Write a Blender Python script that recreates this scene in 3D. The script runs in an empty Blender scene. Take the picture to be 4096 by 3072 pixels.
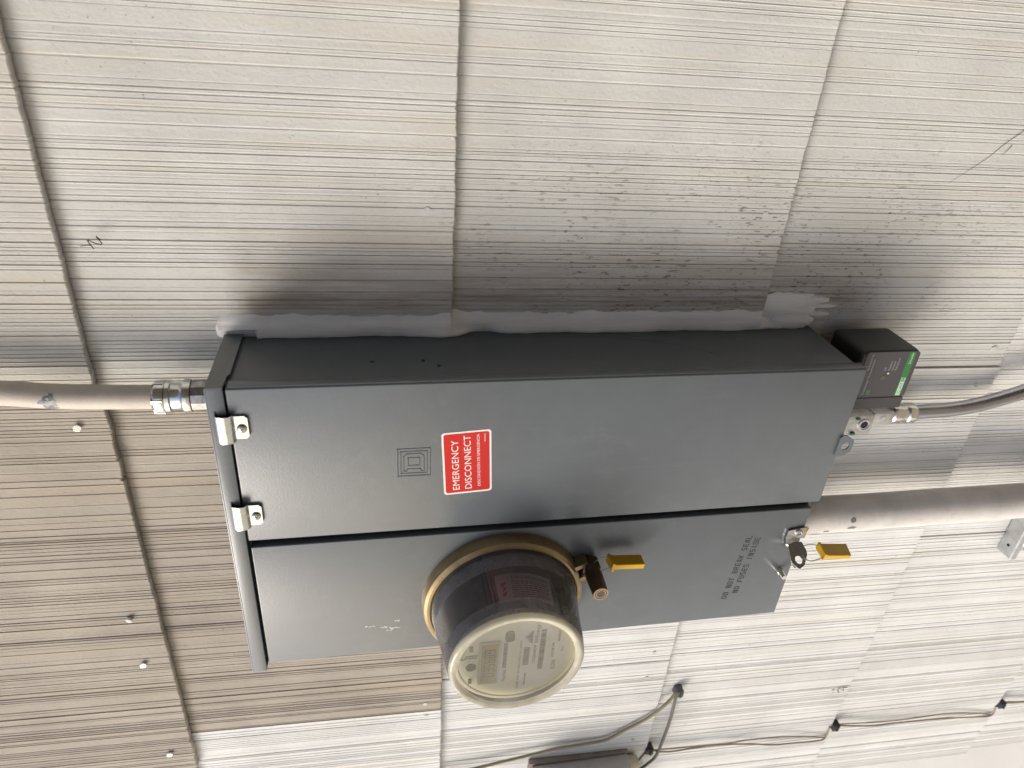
import bpy, bmesh, math, random
from mathutils import Vector, Matrix, noise
random.seed(7)
R_ = math.radians
scene = bpy.context.scene
C = scene.collection

# ------------------------------------------------------------------ camera, sky, sun, exposure
cam_d = bpy.data.cameras.new('camera'); cam = bpy.data.objects.new('camera', cam_d); C.objects.link(cam)
CAM = Vector((0.32063, -0.66335, -0.14617))
right = Vector((0.066424573, -0.176555988, -0.982046720))
down = Vector((-0.864704632, -0.501283485, 0.031634925))
fwd = Vector((-0.497869136, 0.847079011, -0.185966322))
M = Matrix.Identity(4)
for i in range(3):
    M[i][0] = right[i]; M[i][1] = -down[i]; M[i][2] = -fwd[i]; M[i][3] = CAM[i]
cam.matrix_world = M
cam_d.sensor_fit = 'HORIZONTAL'; cam_d.sensor_width = 36.0
cam_d.lens = 2824.07 / 4096 * 36
cam_d.clip_start = 0.01; cam_d.clip_end = 500
cam_d.dof.use_dof = True; cam_d.dof.focus_distance = 0.78; cam_d.dof.aperture_fstop = 6.5
scene.camera = cam

SUN_T = Vector((0.98, 0.80, -0.90)).normalized()          # direction the light travels
elev = math.asin(-SUN_T.z); azim = math.atan2(-SUN_T.x, -SUN_T.y)
w = bpy.data.worlds.new('World'); scene.world = w; w.use_nodes = True
nt = w.node_tree; bg = nt.nodes['Background']
sky_n = nt.nodes.new('ShaderNodeTexSky'); sky_n.sky_type = 'NISHITA'; sky_n.sun_disc = False
sky_n.sun_elevation = elev; sky_n.sun_rotation = azim; sky_n.air_density = 1.0; sky_n.dust_density = 3.0; sky_n.ozone_density = 0.4
nt.links.new(sky_n.outputs[0], bg.inputs[0]); bg.inputs[1].default_value = 0.11
sun_d = bpy.data.lights.new('sun', 'SUN'); sun_d.energy = 1.4; sun_d.angle = R_(27); sun_d.color = (1.0, 0.965, 0.905)
sun = bpy.data.objects.new('sun', sun_d); C.objects.link(sun); sun.rotation_euler = SUN_T.to_track_quat('-Z', 'Y').to_euler()
sun.location = (-4, -4, 4)
scene.view_settings.view_transform = 'Standard'; scene.view_settings.look = 'None'
scene.view_settings.gamma = 1.0; scene.view_settings.use_curve_mapping = False
scene.view_settings.exposure = 0.70
scene.cycles.caustics_reflective = False; scene.cycles.caustics_refractive = False

# ------------------------------------------------------------------ materials
def mat(name, base, rough=0.5, metal=0.0, var=0.0, vscale=20, bump=0.0, bscale=300, spec=0.5, stretch=(1, 1, 1), rvar=0.0):
    m = bpy.data.materials.new(name); m.use_nodes = True
    n = m.node_tree.nodes; l = m.node_tree.links; b = n['Principled BSDF']
    b.inputs['Base Color'].default_value = (*base, 1); b.inputs['Roughness'].default_value = rough
    b.inputs['Metallic'].default_value = metal; b.inputs['Specular IOR Level'].default_value = spec
    if var or bump or rvar:
        g = n.new('ShaderNodeNewGeometry'); mp = n.new('ShaderNodeMapping'); mp.inputs['Scale'].default_value = stretch
        l.new(g.outputs['Position'], mp.inputs[0])
        m['vec'] = mp.name
    if var:
        t = n.new('ShaderNodeTexNoise'); t.inputs['Scale'].default_value = vscale; t.inputs['Detail'].default_value = 6; t.inputs['Roughness'].default_value = 0.65
        l.new(mp.outputs[0], t.inputs[0])
        mr = n.new('ShaderNodeMapRange'); mr.inputs[1].default_value = 0.25; mr.inputs[2].default_value = 0.75
        mr.inputs[3].default_value = 1 - var; mr.inputs[4].default_value = 1 + var
        l.new(t.outputs[0], mr.inputs[0])
        mx = n.new('ShaderNodeVectorMath'); mx.operation = 'SCALE'; mx.inputs[0].default_value = base
        l.new(mr.outputs[0], mx.inputs['Scale']); l.new(mx.outputs[0], b.inputs['Base Color'])
    if rvar:
        t2 = n.new('ShaderNodeTexNoise'); t2.inputs['Scale'].default_value = vscale * 1.7; t2.inputs['Detail'].default_value = 8
        l.new(mp.outputs[0], t2.inputs[0])
        mr2 = n.new('ShaderNodeMapRange'); mr2.inputs[1].default_value = 0.3; mr2.inputs[2].default_value = 0.85
        mr2.inputs[3].default_value = max(0.02, rough - rvar); mr2.inputs[4].default_value = rough + rvar
        l.new(t2.outputs[0], mr2.inputs[0]); l.new(mr2.outputs[0], b.inputs['Roughness'])
    if bump:
        t3 = n.new('ShaderNodeTexNoise'); t3.inputs['Scale'].default_value = bscale; t3.inputs['Detail'].default_value = 3
        l.new(mp.outputs[0], t3.inputs[0])
        bp = n.new('ShaderNodeBump'); bp.inputs['Strength'].default_value = bump; bp.inputs['Distance'].default_value = 0.001
        l.new(t3.outputs[0], bp.inputs['Height']); l.new(bp.outputs[0], b.inputs['Normal'])
    return m

def shingle_mat(name, base, dirt=(0.20, 0.145, 0.09), streak=0.10, speck=1.0, mott=0.84, groove_dark=0.40):
    """old paint on ribbed fibre-cement: chalky mottling, vertical streaks, rough grain, rain-splash specks and a
    brown soot stain that runs down beside the panel"""
    m = bpy.data.materials.new(name); m.use_nodes = True
    n = m.node_tree.nodes; l = m.node_tree.links; b = n['Principled BSDF']
    b.inputs['Roughness'].default_value = 0.75; b.inputs['Specular IOR Level'].default_value = 0.3
    g = n.new('ShaderNodeNewGeometry')
    def noise_(scale, det=5, st=(1, 1, 1), rough=0.6):
        mp = n.new('ShaderNodeMapping'); mp.inputs['Scale'].default_value = st; l.new(g.outputs['Position'], mp.inputs[0])
        t = n.new('ShaderNodeTexNoise'); t.inputs['Scale'].default_value = scale; t.inputs['Detail'].default_value = det
        t.inputs['Roughness'].default_value = rough; l.new(mp.outputs[0], t.inputs[0]); return t.outputs[0]
    def rng(x, a, b_, c, d):
        r = n.new('ShaderNodeMapRange'); r.inputs[1].default_value = a; r.inputs[2].default_value = b_
        r.inputs[3].default_value = c; r.inputs[4].default_value = d; l.new(x, r.inputs[0]); return r.outputs[0]
    def mul(x, y):
        k = n.new('ShaderNodeMath'); k.operation = 'MULTIPLY'
        for i, v in enumerate((x, y)):
            if isinstance(v, (int, float)): k.inputs[i].default_value = v
            else: l.new(v, k.inputs[i])
        return k.outputs[0]
    def mix(fac, a, b_):
        k = n.new('ShaderNodeMix'); k.data_type = 'RGBA'; l.new(fac, k.inputs[0])
        for i, v in ((6, a), (7, b_)):
            if isinstance(v, tuple): k.inputs[i].default_value = (*v, 1)
            else: l.new(v, k.inputs[i])
        return k.outputs[2]
    sep = n.new('ShaderNodeSeparateXYZ'); l.new(g.outputs['Position'], sep.inputs[0])
    dark = tuple(c * mott for c in base); warm = (base[0] * 0.92, base[1] * 0.865, base[2] * 0.77)
    col = mix(rng(noise_(7, 5), 0.35, 0.7, 0, 1), base, dark)
    col = mix(mul(rng(noise_(9, 4, (6, 1, .35)), 0.5, 0.75, 0, 1), 0.7), col, warm)
    col = mix(mul(rng(noise_(420, 3, (1, 1, .45)), 0.60, 0.72, 0, 1), 0.20), col, tuple(c * 0.5 for c in base))
    # soot and splash beside the panel's right edge
    side = mul(mul(rng(sep.outputs[0], 0.012, 0.03, 0, 1), rng(sep.outputs[0], 0.035, 0.115, 1, 0)),
               mul(rng(sep.outputs[2], -0.72, -0.66, 0, 1), rng(sep.outputs[2], -0.005, -0.03, 0, 1)))
    stain = mul(side, rng(noise_(48, 7, (3.2, 1, .22), .7), 0.28, 0.60, 0.30, 1))
    col = mix(mul(stain, 0.70), col, dirt)
    pit = mul(rng(noise_(185, 3, (1.9, 1, .5), .7), 0.585, 0.63, 0, 1), rng(noise_(11, 3), 0.38, 0.54, 0, 1))
    zone = mul(rng(sep.outputs[2], -0.86, -0.66, 0.35, 1), mul(mul(rng(sep.outputs[0], 0.0, 0.02, 0, 1), rng(sep.outputs[0], 0.12, 0.24, 1, 0)), rng(sep.outputs[2], -0.18, -0.33, 0.12, 1)))
    col = mix(mul(mul(pit, zone), 0.75 * speck), col, (0.11, 0.085, 0.06))
    pit2 = mul(rng(noise_(300, 2, (1, 1, .6), .7), 0.69, 0.73, 0, 1), rng(noise_(6, 3), 0.45, 0.6, 0, 1))
    col = mix(mul(pit2, 0.6), col, (0.08, 0.065, 0.05))
    # darker tone in the depth of the grooves
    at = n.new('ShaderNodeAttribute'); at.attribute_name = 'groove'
    col = mix(mul(at.outputs['Fac'], rng(noise_(14, 4), 0.35, 0.68, 0.06, groove_dark)), col, (base[0] * 0.30, base[1] * 0.26, base[2] * 0.21))
    l.new(col, b.inputs['Base Color'])
    bp = n.new('ShaderNodeBump'); bp.inputs['Strength'].default_value = 0.45; bp.inputs['Distance'].default_value = 0.0012
    l.new(noise_(330, 4, (1, 1, .6)), bp.inputs['Height']); l.new(bp.outputs[0], b.inputs['Normal'])
    return m

WHITE = shingle_mat('white shingle paint', (0.594, 0.597, 0.580))
WHITE_LIT = shingle_mat('whiter lit shingle paint', (0.745, 0.752, 0.745))  # whiter left shingles, raised further to carry the brighter light at lower left
CREAM = shingle_mat('weathered white shingle paint', (0.562, 0.550, 0.515))
TAN = shingle_mat('tan shingle paint', (0.420, 0.378, 0.322), mott=0.72, groove_dark=0.24)
SHEATH = mat('wall sheathing', (0.07, 0.065, 0.06), 0.8, var=0.15, vscale=8)
ENAMEL = mat('grey enamel', (0.104, 0.120, 0.133), 0.32, var=0.06, vscale=42, bump=0.10, bscale=650, rvar=0.025)
ENAMEL_S = mat('grey enamel side', (0.098, 0.113, 0.126), 0.42, var=0.05, vscale=30, bump=0.08, bscale=700, rvar=0.05)
def weather(m, pale, amt):
    n = m.node_tree.nodes; l = m.node_tree.links; b = n['Principled BSDF']; src = b.inputs['Base Color'].links[0].from_socket
    g = n.new('ShaderNodeNewGeometry')
    def nz(sc, st, lo, hi, hi_v):
        mp = n.new('ShaderNodeMapping'); mp.inputs['Scale'].default_value = st; l.new(g.outputs['Position'], mp.inputs[0])
        t = n.new('ShaderNodeTexNoise'); t.inputs['Scale'].default_value = sc; t.inputs['Detail'].default_value = 9; t.inputs['Roughness'].default_value = .7; l.new(mp.outputs[0], t.inputs[0])
        r = n.new('ShaderNodeMapRange'); r.inputs[1].default_value = lo; r.inputs[2].default_value = hi; r.inputs[4].default_value = hi_v; l.new(t.outputs[0], r.inputs[0]); return r.outputs[0]
    def mulm(a_, b_):
        k = n.new('ShaderNodeMath'); k.operation = 'MULTIPLY'; l.new(a_, k.inputs[0]); l.new(b_, k.inputs[1]); return k.outputs[0]
    for fac in (mulm(nz(85, (1, 1, 1), .50, .66, 1), nz(9, (1, 1, 1), .48, .62, amt)), mulm(nz(60, (3, 1, .12), .52, .70, 1), nz(7, (1, 1, .5), .45, .6, amt * .6)), mulm(nz(520, (1, 1, 1), .735, .75, 1), nz(30, (1, 1, 1), .4, .5, .8))):
        mx = n.new('ShaderNodeMix'); mx.data_type = 'RGBA'; l.new(fac, mx.inputs[0]); l.new(src, mx.inputs[6]); mx.inputs[7].default_value = (*pale, 1); src = mx.outputs[2]
    l.new(src, b.inputs['Base Color'])
weather(ENAMEL, (0.20, 0.215, 0.225), 0.24); weather(ENAMEL_S, (0.17, 0.175, 0.18), 0.22)
ENAMEL.node_tree.nodes['Principled BSDF'].inputs['Specular IOR Level'].default_value = 0.7
GAP = mat('dark seam', (0.012, 0.012, 0.012), 0.8)
ZINC = mat('zinc plate', (0.74, 0.74, 0.70), 0.24, 1.0, var=0.12, vscale=120, bump=0.12, bscale=350, rvar=0.08)
ZINC_Y = mat('yellow zinc plate', (0.52, 0.52, 0.48), 0.27, 1.0, var=0.10, vscale=140, bump=0.08, bscale=400, rvar=0.06)
GALV = mat('galvanised steel', (0.55, 0.56, 0.57), 0.38, 1.0, var=0.22, vscale=90, bump=0.1, bscale=300, rvar=0.1)
STEEL = mat('bare conduit steel', (0.46, 0.47, 0.49), 0.30, 1.0, var=0.10, vscale=60, stretch=(1, 1, .1), rvar=0.06)
DARKM = mat('dark hole', (0.01, 0.01, 0.01), 0.7)
SCREWM = mat('screw steel', (0.42, 0.42, 0.41), 0.3, 1.0, var=0.15, vscale=300)
def painted_pipe(name, base):
    m = mat(name, base, 0.6, var=0.16, vscale=26, bump=0.25, bscale=420)
    weather(m, (0.22, 0.19, 0.16), 0.32)
    n = m.node_tree.nodes; l = m.node_tree.links
    return m
PIPE = painted_pipe('beige conduit paint', (0.56, 0.51, 0.45))
PIPE2 = painted_pipe('pale conduit paint', (0.66, 0.64, 0.61))
CHIP = mat('bare chipped metal', (0.20, 0.21, 0.22), 0.5, 0.3, var=0.7, vscale=500)
CAULK = mat('white caulk', (0.77, 0.765, 0.73), 0.38, var=0.14, vscale=38, bump=0.9, bscale=110, stretch=(2.5, 1, .22))
RED = mat('red sticker', (0.55, 0.014, 0.009), 0.26, var=0.04, vscale=60, bump=0.10, bscale=500)
WHT = mat('white print', (0.80, 0.80, 0.80), 0.35)
INK = mat('faded stencil ink', (0.030, 0.038, 0.05), 0.6, var=0.5, vscale=260)
BRASS = mat('yellow chromate ring', (0.34, 0.255, 0.135), 0.40, 0.65, var=0.22, vscale=55, bump=0.08, bscale=300, rvar=0.1)
LOCKM = mat('brown barrel lock', (0.12, 0.085, 0.045), 0.42, 0.45, var=0.25, vscale=120)
COPPER = mat('worn brass end', (0.52, 0.36, 0.22), 0.35, 0.7, var=0.15, vscale=400)
SEAL = mat('yellow seal plastic', (0.72, 0.42, 0.015), 0.38, var=0.06, vscale=100)
WIRE = mat('seal wire', (0.35, 0.36, 0.36), 0.35, 0.9)
BLACK = mat('black plastic', (0.014, 0.013, 0.012), 0.45, bump=0.1, bscale=900)
LABEL = mat('grey label film', (0.060, 0.057, 0.063), 0.38)
LABEL2 = mat('grey label side strip', (0.050, 0.048, 0.051), 0.42)
GREEN = mat('green print', (0.035, 0.17, 0.05), 0.4)
PALEG = mat('pale green print', (0.55, 0.72, 0.60), 0.4)
GREYP = mat('grey print', (0.34, 0.34, 0.35), 0.4)
DIM = mat('dim print', (0.085, 0.11, 0.05), 0.4)
FACE = mat('cream meter face', (0.84, 0.80, 0.62), 0.5, var=0.04, vscale=40)
PLATE = mat('nameplate print', (0.88, 0.83, 0.75), 0.5)
BROWNP = mat('brown print', (0.17, 0.125, 0.07), 0.5)
OLIVE = mat('olive print', (0.13, 0.13, 0.07), 0.5)
LCD = mat('amber lcd', (0.50, 0.36, 0.15), 0.25, var=0.12, vscale=60)
LCDD = mat('lcd segments', (0.14, 0.09, 0.035), 0.4)
DRUM = mat('brown meter body', (0.10, 0.072, 0.055), 0.6, var=0.55, vscale=55, bump=0.1)
DRUM2 = mat('grey meter body', (0.22, 0.205, 0.21), 0.6, var=0.2, vscale=60)
LILAC = mat('warning label paper', (0.66, 0.60, 0.65), 0.6, var=0.08, vscale=80)
REDP = mat('faded red print', (0.34, 0.16, 0.19), 0.6)
MAUVE = mat('faded mauve print', (0.12, 0.07, 0.10), 0.6)
PCB = mat('green module', (0.10, 0.14, 0.09), 0.5)
CABLE = mat('grey coax jacket', (0.26, 0.23, 0.16), 0.6, var=0.15, vscale=60)
CABLE2 = mat('dark coax jacket', (0.10, 0.10, 0.085), 0.6, var=0.15, vscale=60)
THIN = mat('brown thin wire', (0.25, 0.20, 0.145), 0.6, var=0.2, vscale=60)
BLK = mat('black cable clip', (0.022, 0.021, 0.020), 0.6, var=0.4, vscale=300)
BOXG = mat('grey plastic box', (0.42, 0.41, 0.40), 0.5, var=0.06, vscale=20)
BOXB = mat('dusty brown edge', (0.25, 0.21, 0.18), 0.7, var=0.2, vscale=60)
GREENV = mat('green screw paint', (0.01, 0.16, 0.07), 0.35)
GROUND = mat('dry earth ground', (0.36, 0.31, 0.25), 0.85, var=0.20, vscale=1.3, bump=0.3, bscale=40)

def film(name, tint, haze, hazecol, gloss_rough=0.06, bumpy=0.0):
    """clear polycarbonate seen as a thin wall: tinted transparency, a dusty diffuse haze and a fresnel gloss"""
    m = bpy.data.materials.new(name); m.use_nodes = True
    n = m.node_tree.nodes; l = m.node_tree.links; n.clear()
    out = n.new('ShaderNodeOutputMaterial'); tr = n.new('ShaderNodeBsdfTransparent'); tr.inputs[0].default_value = (*tint, 1)
    df = n.new('ShaderNodeBsdfDiffuse'); df.inputs[0].default_value = (*hazecol, 1)
    gl = n.new('ShaderNodeBsdfGlossy'); gl.inputs['Roughness'].default_value = gloss_rough
    m1 = n.new('ShaderNodeMixShader'); m2 = n.new('ShaderNodeMixShader'); fr = n.new('ShaderNodeFresnel'); fr.inputs[0].default_value = 1.5
    g = n.new('ShaderNodeNewGeometry'); t = n.new('ShaderNodeTexNoise'); t.inputs['Scale'].default_value = 45; t.inputs['Detail'].default_value = 6
    l.new(g.outputs['Position'], t.inputs[0])
    mr = n.new('ShaderNodeMapRange'); mr.inputs[1].default_value = .3; mr.inputs[2].default_value = .7
    mr.inputs[3].default_value = haze * .75; mr.inputs[4].default_value = min(1, haze * 1.25)
    l.new(t.outputs[0], mr.inputs[0]); l.new(mr.outputs[0], m1.inputs[0])
    l.new(tr.outputs[0], m1.inputs[1]); l.new(df.outputs[0], m1.inputs[2])
    l.new(fr.outputs[0], m2.inputs[0]); l.new(m1.outputs[0], m2.inputs[1]); l.new(gl.outputs[0], m2.inputs[2])
    l.new(m2.outputs[0], out.inputs[0])
    return m
GLASS = film('clear cover wall', (0.94, 0.93, 0.92), 0.13, (0.56, 0.52, 0.49), 0.03)
GLASSR = film('ribbed cover band', (0.84, 0.84, 0.84), 0.32, (0.60, 0.59, 0.58), 0.07)
GLASSF = film('yellowed cover front', (0.99, 0.98, 0.93), 0.11, (0.93, 0.90, 0.76), 0.05)
GLASSE = film('cover rim edge', (0.96, 0.95, 0.86), 0.42, (0.94, 0.90, 0.72), 0.04)

# ------------------------------------------------------------------ mesh helpers (everything in world metres)
def bx(bm, x0, x1, y0, y1, z0, z1, bev=0.0, seg=2):
    vs = [bm.verts.new((x, y, z)) for x in (x0, x1) for y in (y0, y1) for z in (z0, z1)]
    f = [(0, 1, 3, 2), (4, 6, 7, 5), (0, 4, 5, 1), (2, 3, 7, 6), (0, 2, 6, 4), (1, 5, 7, 3)]
    fs = [bm.faces.new([vs[i] for i in q]) for q in f]
    if bev:
        es = list({e for fc in fs for e in fc.edges})
        bmesh.ops.bevel(bm, geom=es, offset=bev, segments=seg, affect='EDGES', profile=0.5)
def prism(bm, pts, y0, y1):
    """polygon in x,z (counter-clockwise seen from -y), from y0 (front) to y1 (back)"""
    a = [bm.verts.new((x, y0, z)) for x, z in pts]; b = [bm.verts.new((x, y1, z)) for x, z in pts]
    bm.faces.new(a); bm.faces.new(list(reversed(b))); n = len(pts)
    for i in range(n): bm.faces.new((a[i], b[i], b[(i + 1) % n], a[(i + 1) % n]))
def frame(d):
    d = d.normalized(); u = d.orthogonal().normalized(); return u, d.cross(u)
def cyl(bm, p0, p1, r0, r1=None, n=24, caps=True, hexa=False):
    p0 = Vector(p0); p1 = Vector(p1); r1 = r0 if r1 is None else r1; u, v = frame(p1 - p0)
    if hexa: n = 6
    ra = [bm.verts.new(p0 + r0 * (math.cos(2 * math.pi * i / n) * u + math.sin(2 * math.pi * i / n) * v)) for i in range(n)]
    rb = [bm.verts.new(p1 + r1 * (math.cos(2 * math.pi * i / n) * u + math.sin(2 * math.pi * i / n) * v)) for i in range(n)]
    for i in range(n): bm.faces.new((ra[i], ra[(i + 1) % n], rb[(i + 1) % n], rb[i]))
    if caps: bm.faces.new(list(reversed(ra))); bm.faces.new(rb)
def smooth_path(pts, sub=6):
    P = [Vector(p) for p in pts]; out = []
    for i in range(len(P) - 1):
        a = P[max(i - 1, 0)]; b = P[i]; c = P[i + 1]; d = P[min(i + 2, len(P) - 1)]
        for k in range(sub):
            t = k / sub
            out.append(0.5 * ((2 * b) + (c - a) * t + (2 * a - 5 * b + 4 * c - d) * t * t + (3 * b - a - 3 * c + d) * t ** 3))
    out.append(P[-1]); return out
def tube(bm, pts, r, n=10, sub=6, caps=True):
    P = smooth_path(pts, sub) if sub else [Vector(p) for p in pts]
    rings = []; u = None
    for i, p in enumerate(P):
        t = (P[min(i + 1, len(P) - 1)] - P[max(i - 1, 0)]).normalized()
        if u is None: u = t.orthogonal().normalized()
        u = (u - t * u.dot(t)).normalized(); v = t.cross(u)
        rings.append([bm.verts.new(p + r * (math.cos(2 * math.pi * k / n) * u + math.sin(2 * math.pi * k / n) * v)) for k in range(n)])
    for a, b in zip(rings, rings[1:]):
        for k in range(n): bm.faces.new((a[k], a[(k + 1) % n], b[(k + 1) % n], b[k]))
    if caps: bm.faces.new(list(reversed(rings[0]))); bm.faces.new(rings[-1])
def lathe(bm, prof, o, ax='Y', n=64, rad=None, mats=None, close=False):
    """revolve (h, r): axis -Y (h measured out of the wall from o) or axis Z (h upwards)"""
    rings = []
    for j, (h, r) in enumerate(prof):
        ring = []
        for i in range(n):
            a = 2 * math.pi * i / n; rr = r + (rad(a, h) if rad else 0)
            if ax == 'Y': ring.append(bm.verts.new((o[0] + rr * math.cos(a), o[1] - h, o[2] + rr * math.sin(a))))
            else: ring.append(bm.verts.new((o[0] + rr * math.cos(a), o[1] + rr * math.sin(a), o[2] + h)))
        rings.append(ring)
    for j in range(len(rings) - 1):
        for i in range(n):
            q = (rings[j][i], rings[j][(i + 1) % n], rings[j + 1][(i + 1) % n], rings[j + 1][i])
            f = bm.faces.new(q if ax == 'Z' else q)
            if mats: f.material_index = mats[j]
    if close:
        f = bm.faces.new(rings[-1]); g = bm.faces.new(list(reversed(rings[0])))
        if mats: f.material_index = mats[-1]
def ring_plate(bm, outer, hole, hr, n=24, normal_off=Vector((0, .0015, 0)), squash=1.0):
    """flat plate of 3-d outline `outer` round an oval hole"""
    O = [Vector(p) for p in outer]; h = Vector(hole)
    u = (O[0] - h).normalized(); nn = Vector((0, 0, 0))
    for i in range(len(O)): nn += (O[i] - h).cross(O[(i + 1) % len(O)] - h)
    nn.normalize(); v = nn.cross(u)
    p2 = [((p - h).dot(u), (p - h).dot(v)) for p in O]
    def cast(a):
        dx, dy = math.cos(a), math.sin(a); best = None
        for i in range(len(p2)):
            (x1, y1), (x2, y2) = p2[i], p2[(i + 1) % len(p2)]
            ex, ey = x2 - x1, y2 - y1; den = dx * ey - dy * ex
            if abs(den) < 1e-12: continue
            t = (x1 * ey - y1 * ex) / den; s = (x1 * dy - y1 * dx) / den
            if t > 0 and -1e-6 <= s <= 1 + 1e-6 and (best is None or t > best): best = t
        return best or hr * 1.3
    loops = []
    for off in (Vector((0, 0, 0)), normal_off):
        a_ = []; b_ = []
        for i in range(n):
            a = 2 * math.pi * i / n; r = max(cast(a), hr * 1.15)
            a_.append(bm.verts.new(h + off + r * (math.cos(a) * u + math.sin(a) * v)))
            b_.append(bm.verts.new(h + off + hr * (math.cos(a) * u + squash * math.sin(a) * v)))
        loops.append((a_, b_))
    for i in range(n):
        j = (i + 1) % n
        (a, b), (c, d) = loops
        bm.faces.new((a[i], a[j], b[j], b[i])); bm.faces.new((d[i], d[j], c[j], c[i]))
        bm.faces.new((a[j], a[i], c[i], c[j])); bm.faces.new((b[i], b[j], d[j], d[i]))

def finish(name, me, mats, parent):
    for m in (mats if isinstance(mats, (list, tuple)) else [mats]): me.materials.append(m)
    o = bpy.data.objects.new(name, me); C.objects.link(o)
    if parent is not None:
        o.parent = parent
    return o
def world_origin(parent):
    v = Vector((0, 0, 0)); p = parent
    while p is not None: v = v + p.location; p = p.parent
    return v
def part(name, bm, mats, parent=None, smooth=True, ang=32, base=None, normals=True):
    """link a bmesh (built in world coordinates) as ONE object; a child is shifted into its parent's space"""
    if normals: bmesh.ops.recalc_face_normals(bm, faces=bm.faces[:])
    me = bpy.data.meshes.new(name); org = world_origin(parent)
    if base is not None: org = org + Vector(base) if parent is None else org
    bm.transform(Matrix.Translation(-org)); bm.to_mesh(me); bm.free()
    if smooth:
        me.polygons.foreach_set('use_smooth', [True] * len(me.polygons)); me.set_sharp_from_angle(angle=R_(ang))
    o = finish(name, me, mats, parent)
    if parent is None and base is not None: o.location = base
    return o
def thing(name, label, cat, loc, group=None):
    o = bpy.data.objects.new(name, None); C.objects.link(o); o.location = loc; o.empty_display_size = 0.02
    o['label'] = label; o['category'] = cat
    if group: o['group'] = group
    return o
def tag(o, label, cat, group=None):
    o['label'] = label; o['category'] = cat
    if group: o['group'] = group
    return o
def B(): return bmesh.new()

def text_bm(lines):
    """lines: (string, size, x, z, align, width or None, angle, y) -> one bmesh of flat glyphs facing -y"""
    bm = B()
    for (s, size, x, z, al, width, ang, y) in lines:
        cu = bpy.data.curves.new('glyphs', 'FONT'); cu.body = s; cu.size = size; cu.align_x = al; cu.resolution_u = 3
        ob = bpy.data.objects.new('glyphs', cu); C.objects.link(ob)
        dg = bpy.context.evaluated_depsgraph_get(); me = bpy.data.meshes.new_from_object(ob.evaluated_get(dg))
        xs = [v.co.x for v in me.vertices]; sx = 1.0
        if width and xs: sx = width / max(1e-9, (max(xs) - min(xs)))
        T = Matrix.Translation((x, y, z)) @ Matrix.Rotation(-ang, 4, 'Y') @ Matrix.Rotation(R_(90), 4, 'X') @ Matrix.Diagonal((sx, 1, 1, 1))
        me.transform(T); bm.from_mesh(me)
        bpy.data.objects.remove(ob); bpy.data.meshes.remove(me); bpy.data.curves.remove(cu)
    return bm
def lettering(lines, m, parent, name='lettering'):
    return part(name, text_bm(lines), m, parent, smooth=False, normals=False)
def quadxz(bm, pts, y):
    bm.faces.new([bm.verts.new((x, y, z)) for x, z in pts])
def rrect(cx, cz, w_, h_, r, n=5, rot=0.0):
    out = []
    for (sx, sz, a0) in ((1, 1, 0), (-1, 1, 90), (-1, -1, 180), (1, -1, 270)):
        for k in range(n + 1):
            a = R_(a0 + 90 * k / n); px = sx * (w_ / 2 - r) + r * math.cos(a); pz = sz * (h_ / 2 - r) + r * math.sin(a)
            out.append((cx + px * math.cos(rot) - pz * math.sin(rot), cz + px * math.sin(rot) + pz * math.cos(rot)))
    return out

# ------------------------------------------------------------------ ground
GZ = -1.75
bm = B()
bmesh.ops.create_grid(bm, x_segments=8, y_segments=8, size=120); bm.transform(Matrix.Translation((0, 0, GZ)))
gr = part('ground', bm, GROUND, smooth=False, base=(0, 0, GZ))
gr['kind'] = 'structure'
bm = B(); bx(bm, -14, -.62, -9, 3, GZ - .12, GZ + .012, .004)  # pale slab added to bounce light onto the lower wall and whiten the corner
pad = part('bounce_pad', bm, mat('bright bounce slab', (0.78, 0.74, 0.66), 0.85, var=0.10, vscale=2.5, bump=0.3, bscale=40), smooth=False, base=(-3, -2, GZ)); pad['kind'] = 'structure'

# dark boards added at the right, out of view, to block light from that side
blocker = thing('board_blocker', 'dark boards added out of view at the right to block light', 'blocker', (.90, -.05, GZ))
BLOCKER = mat('dark fence boards', (0.04, 0.032, 0.026), 0.8, var=0.3, vscale=12, stretch=(1, 1, .1))
for k in range(22):
    bm = B(); bx(bm, .88, .90, -.06 - .142 * (k + 1), -.065 - .142 * k, GZ, 1.60 + .004 * ((k * 5) % 3), .003); part('board', bm, BLOCKER, blocker, smooth=False)

# ------------------------------------------------------------------ the shingled wall
wall = thing('shingle_wall', 'white ribbed fibre cement shingle wall that the grey meter panel hangs on', 'wall', (0, 0, GZ))
XL = -0.935; XR = 1.35
bm = B(); bx(bm, XL + 0.004, XR, 0.0, 1.6, GZ - 0.05, 1.25); part('sheathing', bm, SHEATH, wall, smooth=False)

def groove_profile(seed, x0, x1):
    """irregular combed ribs: list of (x, height, is_groove)"""
    rnd = random.Random(seed); x = x0; out = []
    lvl = 0.0
    while x < x1:
        r = rnd.random()
        wd = rnd.uniform(.0014, .0034) if r < .60 else (rnd.uniform(.0034, .0065) if r < .92 else rnd.uniform(.008, .013))
        gw = rnd.uniform(.0013, .0024); gd = rnd.choice((.0002, .0003, .0003, .0004, .0005, .0007, .0009)); lvl = rnd.uniform(-.00020, .00020)
        tilt = rnd.uniform(-.00005, .00005); s0 = rnd.uniform(.25, .55); rg = rnd.choice((0, .0001, .0002, .0004))
        out += [(x, lvl - tilt + rg * .4, 0.0), (x + wd * .3, lvl - tilt, 0.0), (x + wd * .72, lvl + tilt, 0.0), (x + wd, lvl + tilt + rg, 0.0), (x + wd + gw * s0, lvl - gd, gd / .0012), (x + wd + gw * (s0 + .2), lvl - gd * .9, gd / .0012)]
        x += wd + gw
    return out
PROF = groove_profile(11, -1.1, 1.5); PROF_T = groove_profile(29, -1.1, 1.5)
YB = 0.0125; TH = 0.0072; YT = 0.0022
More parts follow.
